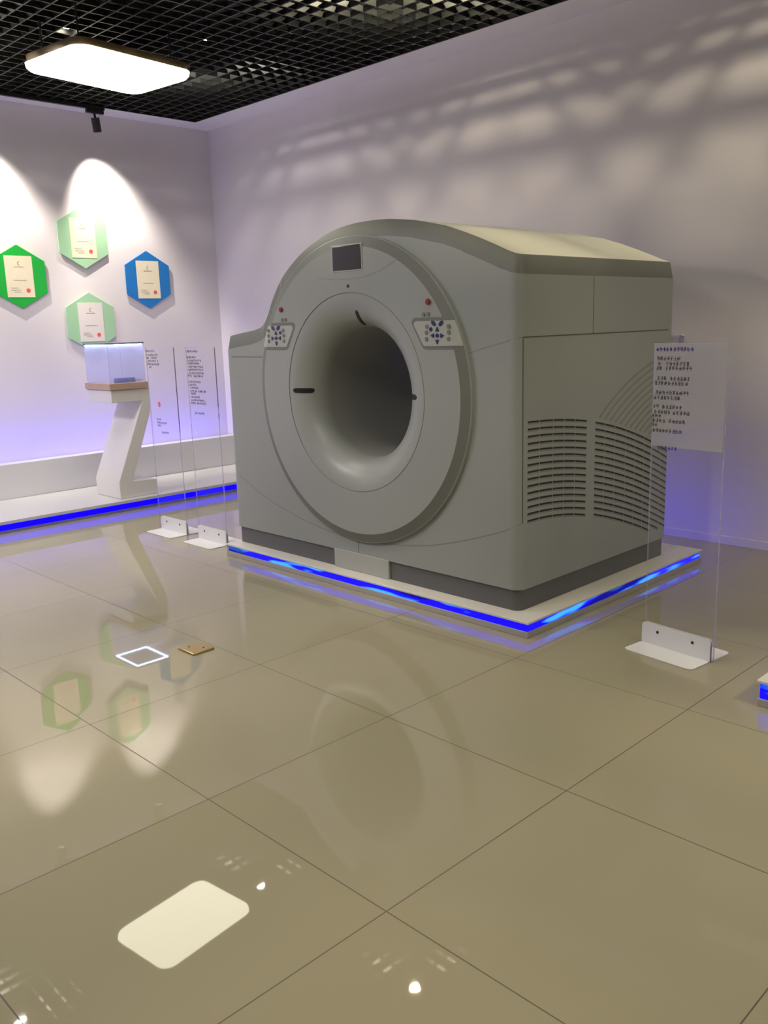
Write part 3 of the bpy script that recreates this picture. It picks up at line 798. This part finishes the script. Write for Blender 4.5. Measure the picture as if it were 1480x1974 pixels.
# ------------------------------------------------------------------ downlights above the grille
def downlight(x_, y_, e, label, zc=3.64, col=(1, .87, .60)):
    t = thing('downlight', label, 'downlight', (x_, y_, 4.049), 'small round downlights above the black grille')
    b = bmesh.new(); cyl(b, (x_, y_, zc + .006), (x_, y_, zc + .08), .05, .045, n=24); obj('can', b, M['black'], t, smooth=True)
    b = bmesh.new(); cyl(b, (x_, y_, zc + .08), (x_, y_, 4.0495), .006, n=8); obj('rod', b, M['black'], t)
    b = bmesh.new(); cyl(b, (x_, y_, zc + .001), (x_, y_, zc + .0055), .032, n=24); obj('lens', b, M['bulb'], t)
    L_ = bpy.data.lights.new('downlight_beam', 'SPOT'); L_.energy = e; L_.color = col; L_.spot_size = math.radians(165); L_.spot_blend = .6; L_.shadow_soft_size = .036
    lo = bpy.data.objects.new('downlight_beam', L_); COL.objects.link(lo); lo.location = (x_, y_, zc - .002)
DG = 'small round downlight hidden above the black ceiling grille'
for x_, y_, e in ((4.275, 4.195, G['da']), (4.275, 2.155, G['db']), (4.275, 6.235, G['dc']), (1.995, 6.235, G['dd']), (1.995, 4.195, G['de']), (1.995, 2.155, G['df']), (-.285, 4.195, G['dg']), (-.285, 2.155, G['dg']), (1.995, .115, G['dg']), (4.275, .115, G['dg'])):
    downlight(x_, y_, e, DG, col=(1, .91, .80) if y_ > 6 else (1, .87, .60))

downlight(3.015, 5.935, 3., 'tiny bright downlight showing through the grille beside the big lamp', 3.425)
# ------------------------------------------------------------------ brass floor socket, wall hook
t = thing('floor_socket', 'small square brass floor socket plate set on the polished tiles', 'floor socket', (2.082, 3.414, 0))
box('plate', 2.024, 2.140, 3.350, 3.480, .0005, .010, M['brass'], t, bevel=.003)
for a, b_ in ((2.062, 3.444), (2.103, 3.385)):
    b = bmesh.new(); cyl(b, (a, b_, .0098), (a, b_, .0118), .005, n=12); obj('screw', b, M['seam'], t)
t = thing('wall_hook', 'tiny pale hook on the right wall above the milky sign', 'hook', (5.43, 2.767, 1.31))
box('base_plate', 5.420, 5.4298, 2.755, 2.779, 1.27, 1.332, M['wall'], t)
box('hook_arm', 5.385, 5.420, 2.750, 2.785, 1.325, 1.338, M['white'], t, bevel=.002)

# ------------------------------------------------------------------ world, camera, colour management
w = bpy.data.worlds.new('world'); scn.world = w; w.use_nodes = True
w.node_tree.nodes['Background'].inputs[0].default_value = (.05, .05, .05, 1)
cam = bpy.data.cameras.new('camera'); co = bpy.data.objects.new('camera', cam); COL.objects.link(co)
cam.sensor_fit = 'VERTICAL'; cam.sensor_height = 36; cam.lens = 1701.85 / 1974 * 36; cam.clip_start = .05
r = Vector((0.711210074700278, -0.7023528629684814, -0.02967634621718795)); u = Vector((0.16682496837336108, 0.12761854772846265, 0.9776926593786541))
f = Vector((0.6828979862117416, 0.7002956248297254, -0.20793359101475747))
m = Matrix(((r.x, u.x, -f.x, 0), (r.y, u.y, -f.y, 0), (r.z, u.z, -f.z, 1.455177), (0, 0, 0, 1)))
co.matrix_world = m
scn.camera = co
scn.view_settings.view_transform = 'Standard'; scn.view_settings.look = 'None'
scn.view_settings.gamma = 1; scn.view_settings.use_curve_mapping = False
scn.view_settings.exposure = 0.0
scn.cycles.use_denoising = True
scn.cycles.max_bounces = 8; scn.cycles.transparent_max_bounces = 24
scn.cycles.sample_clamp_indirect = 6
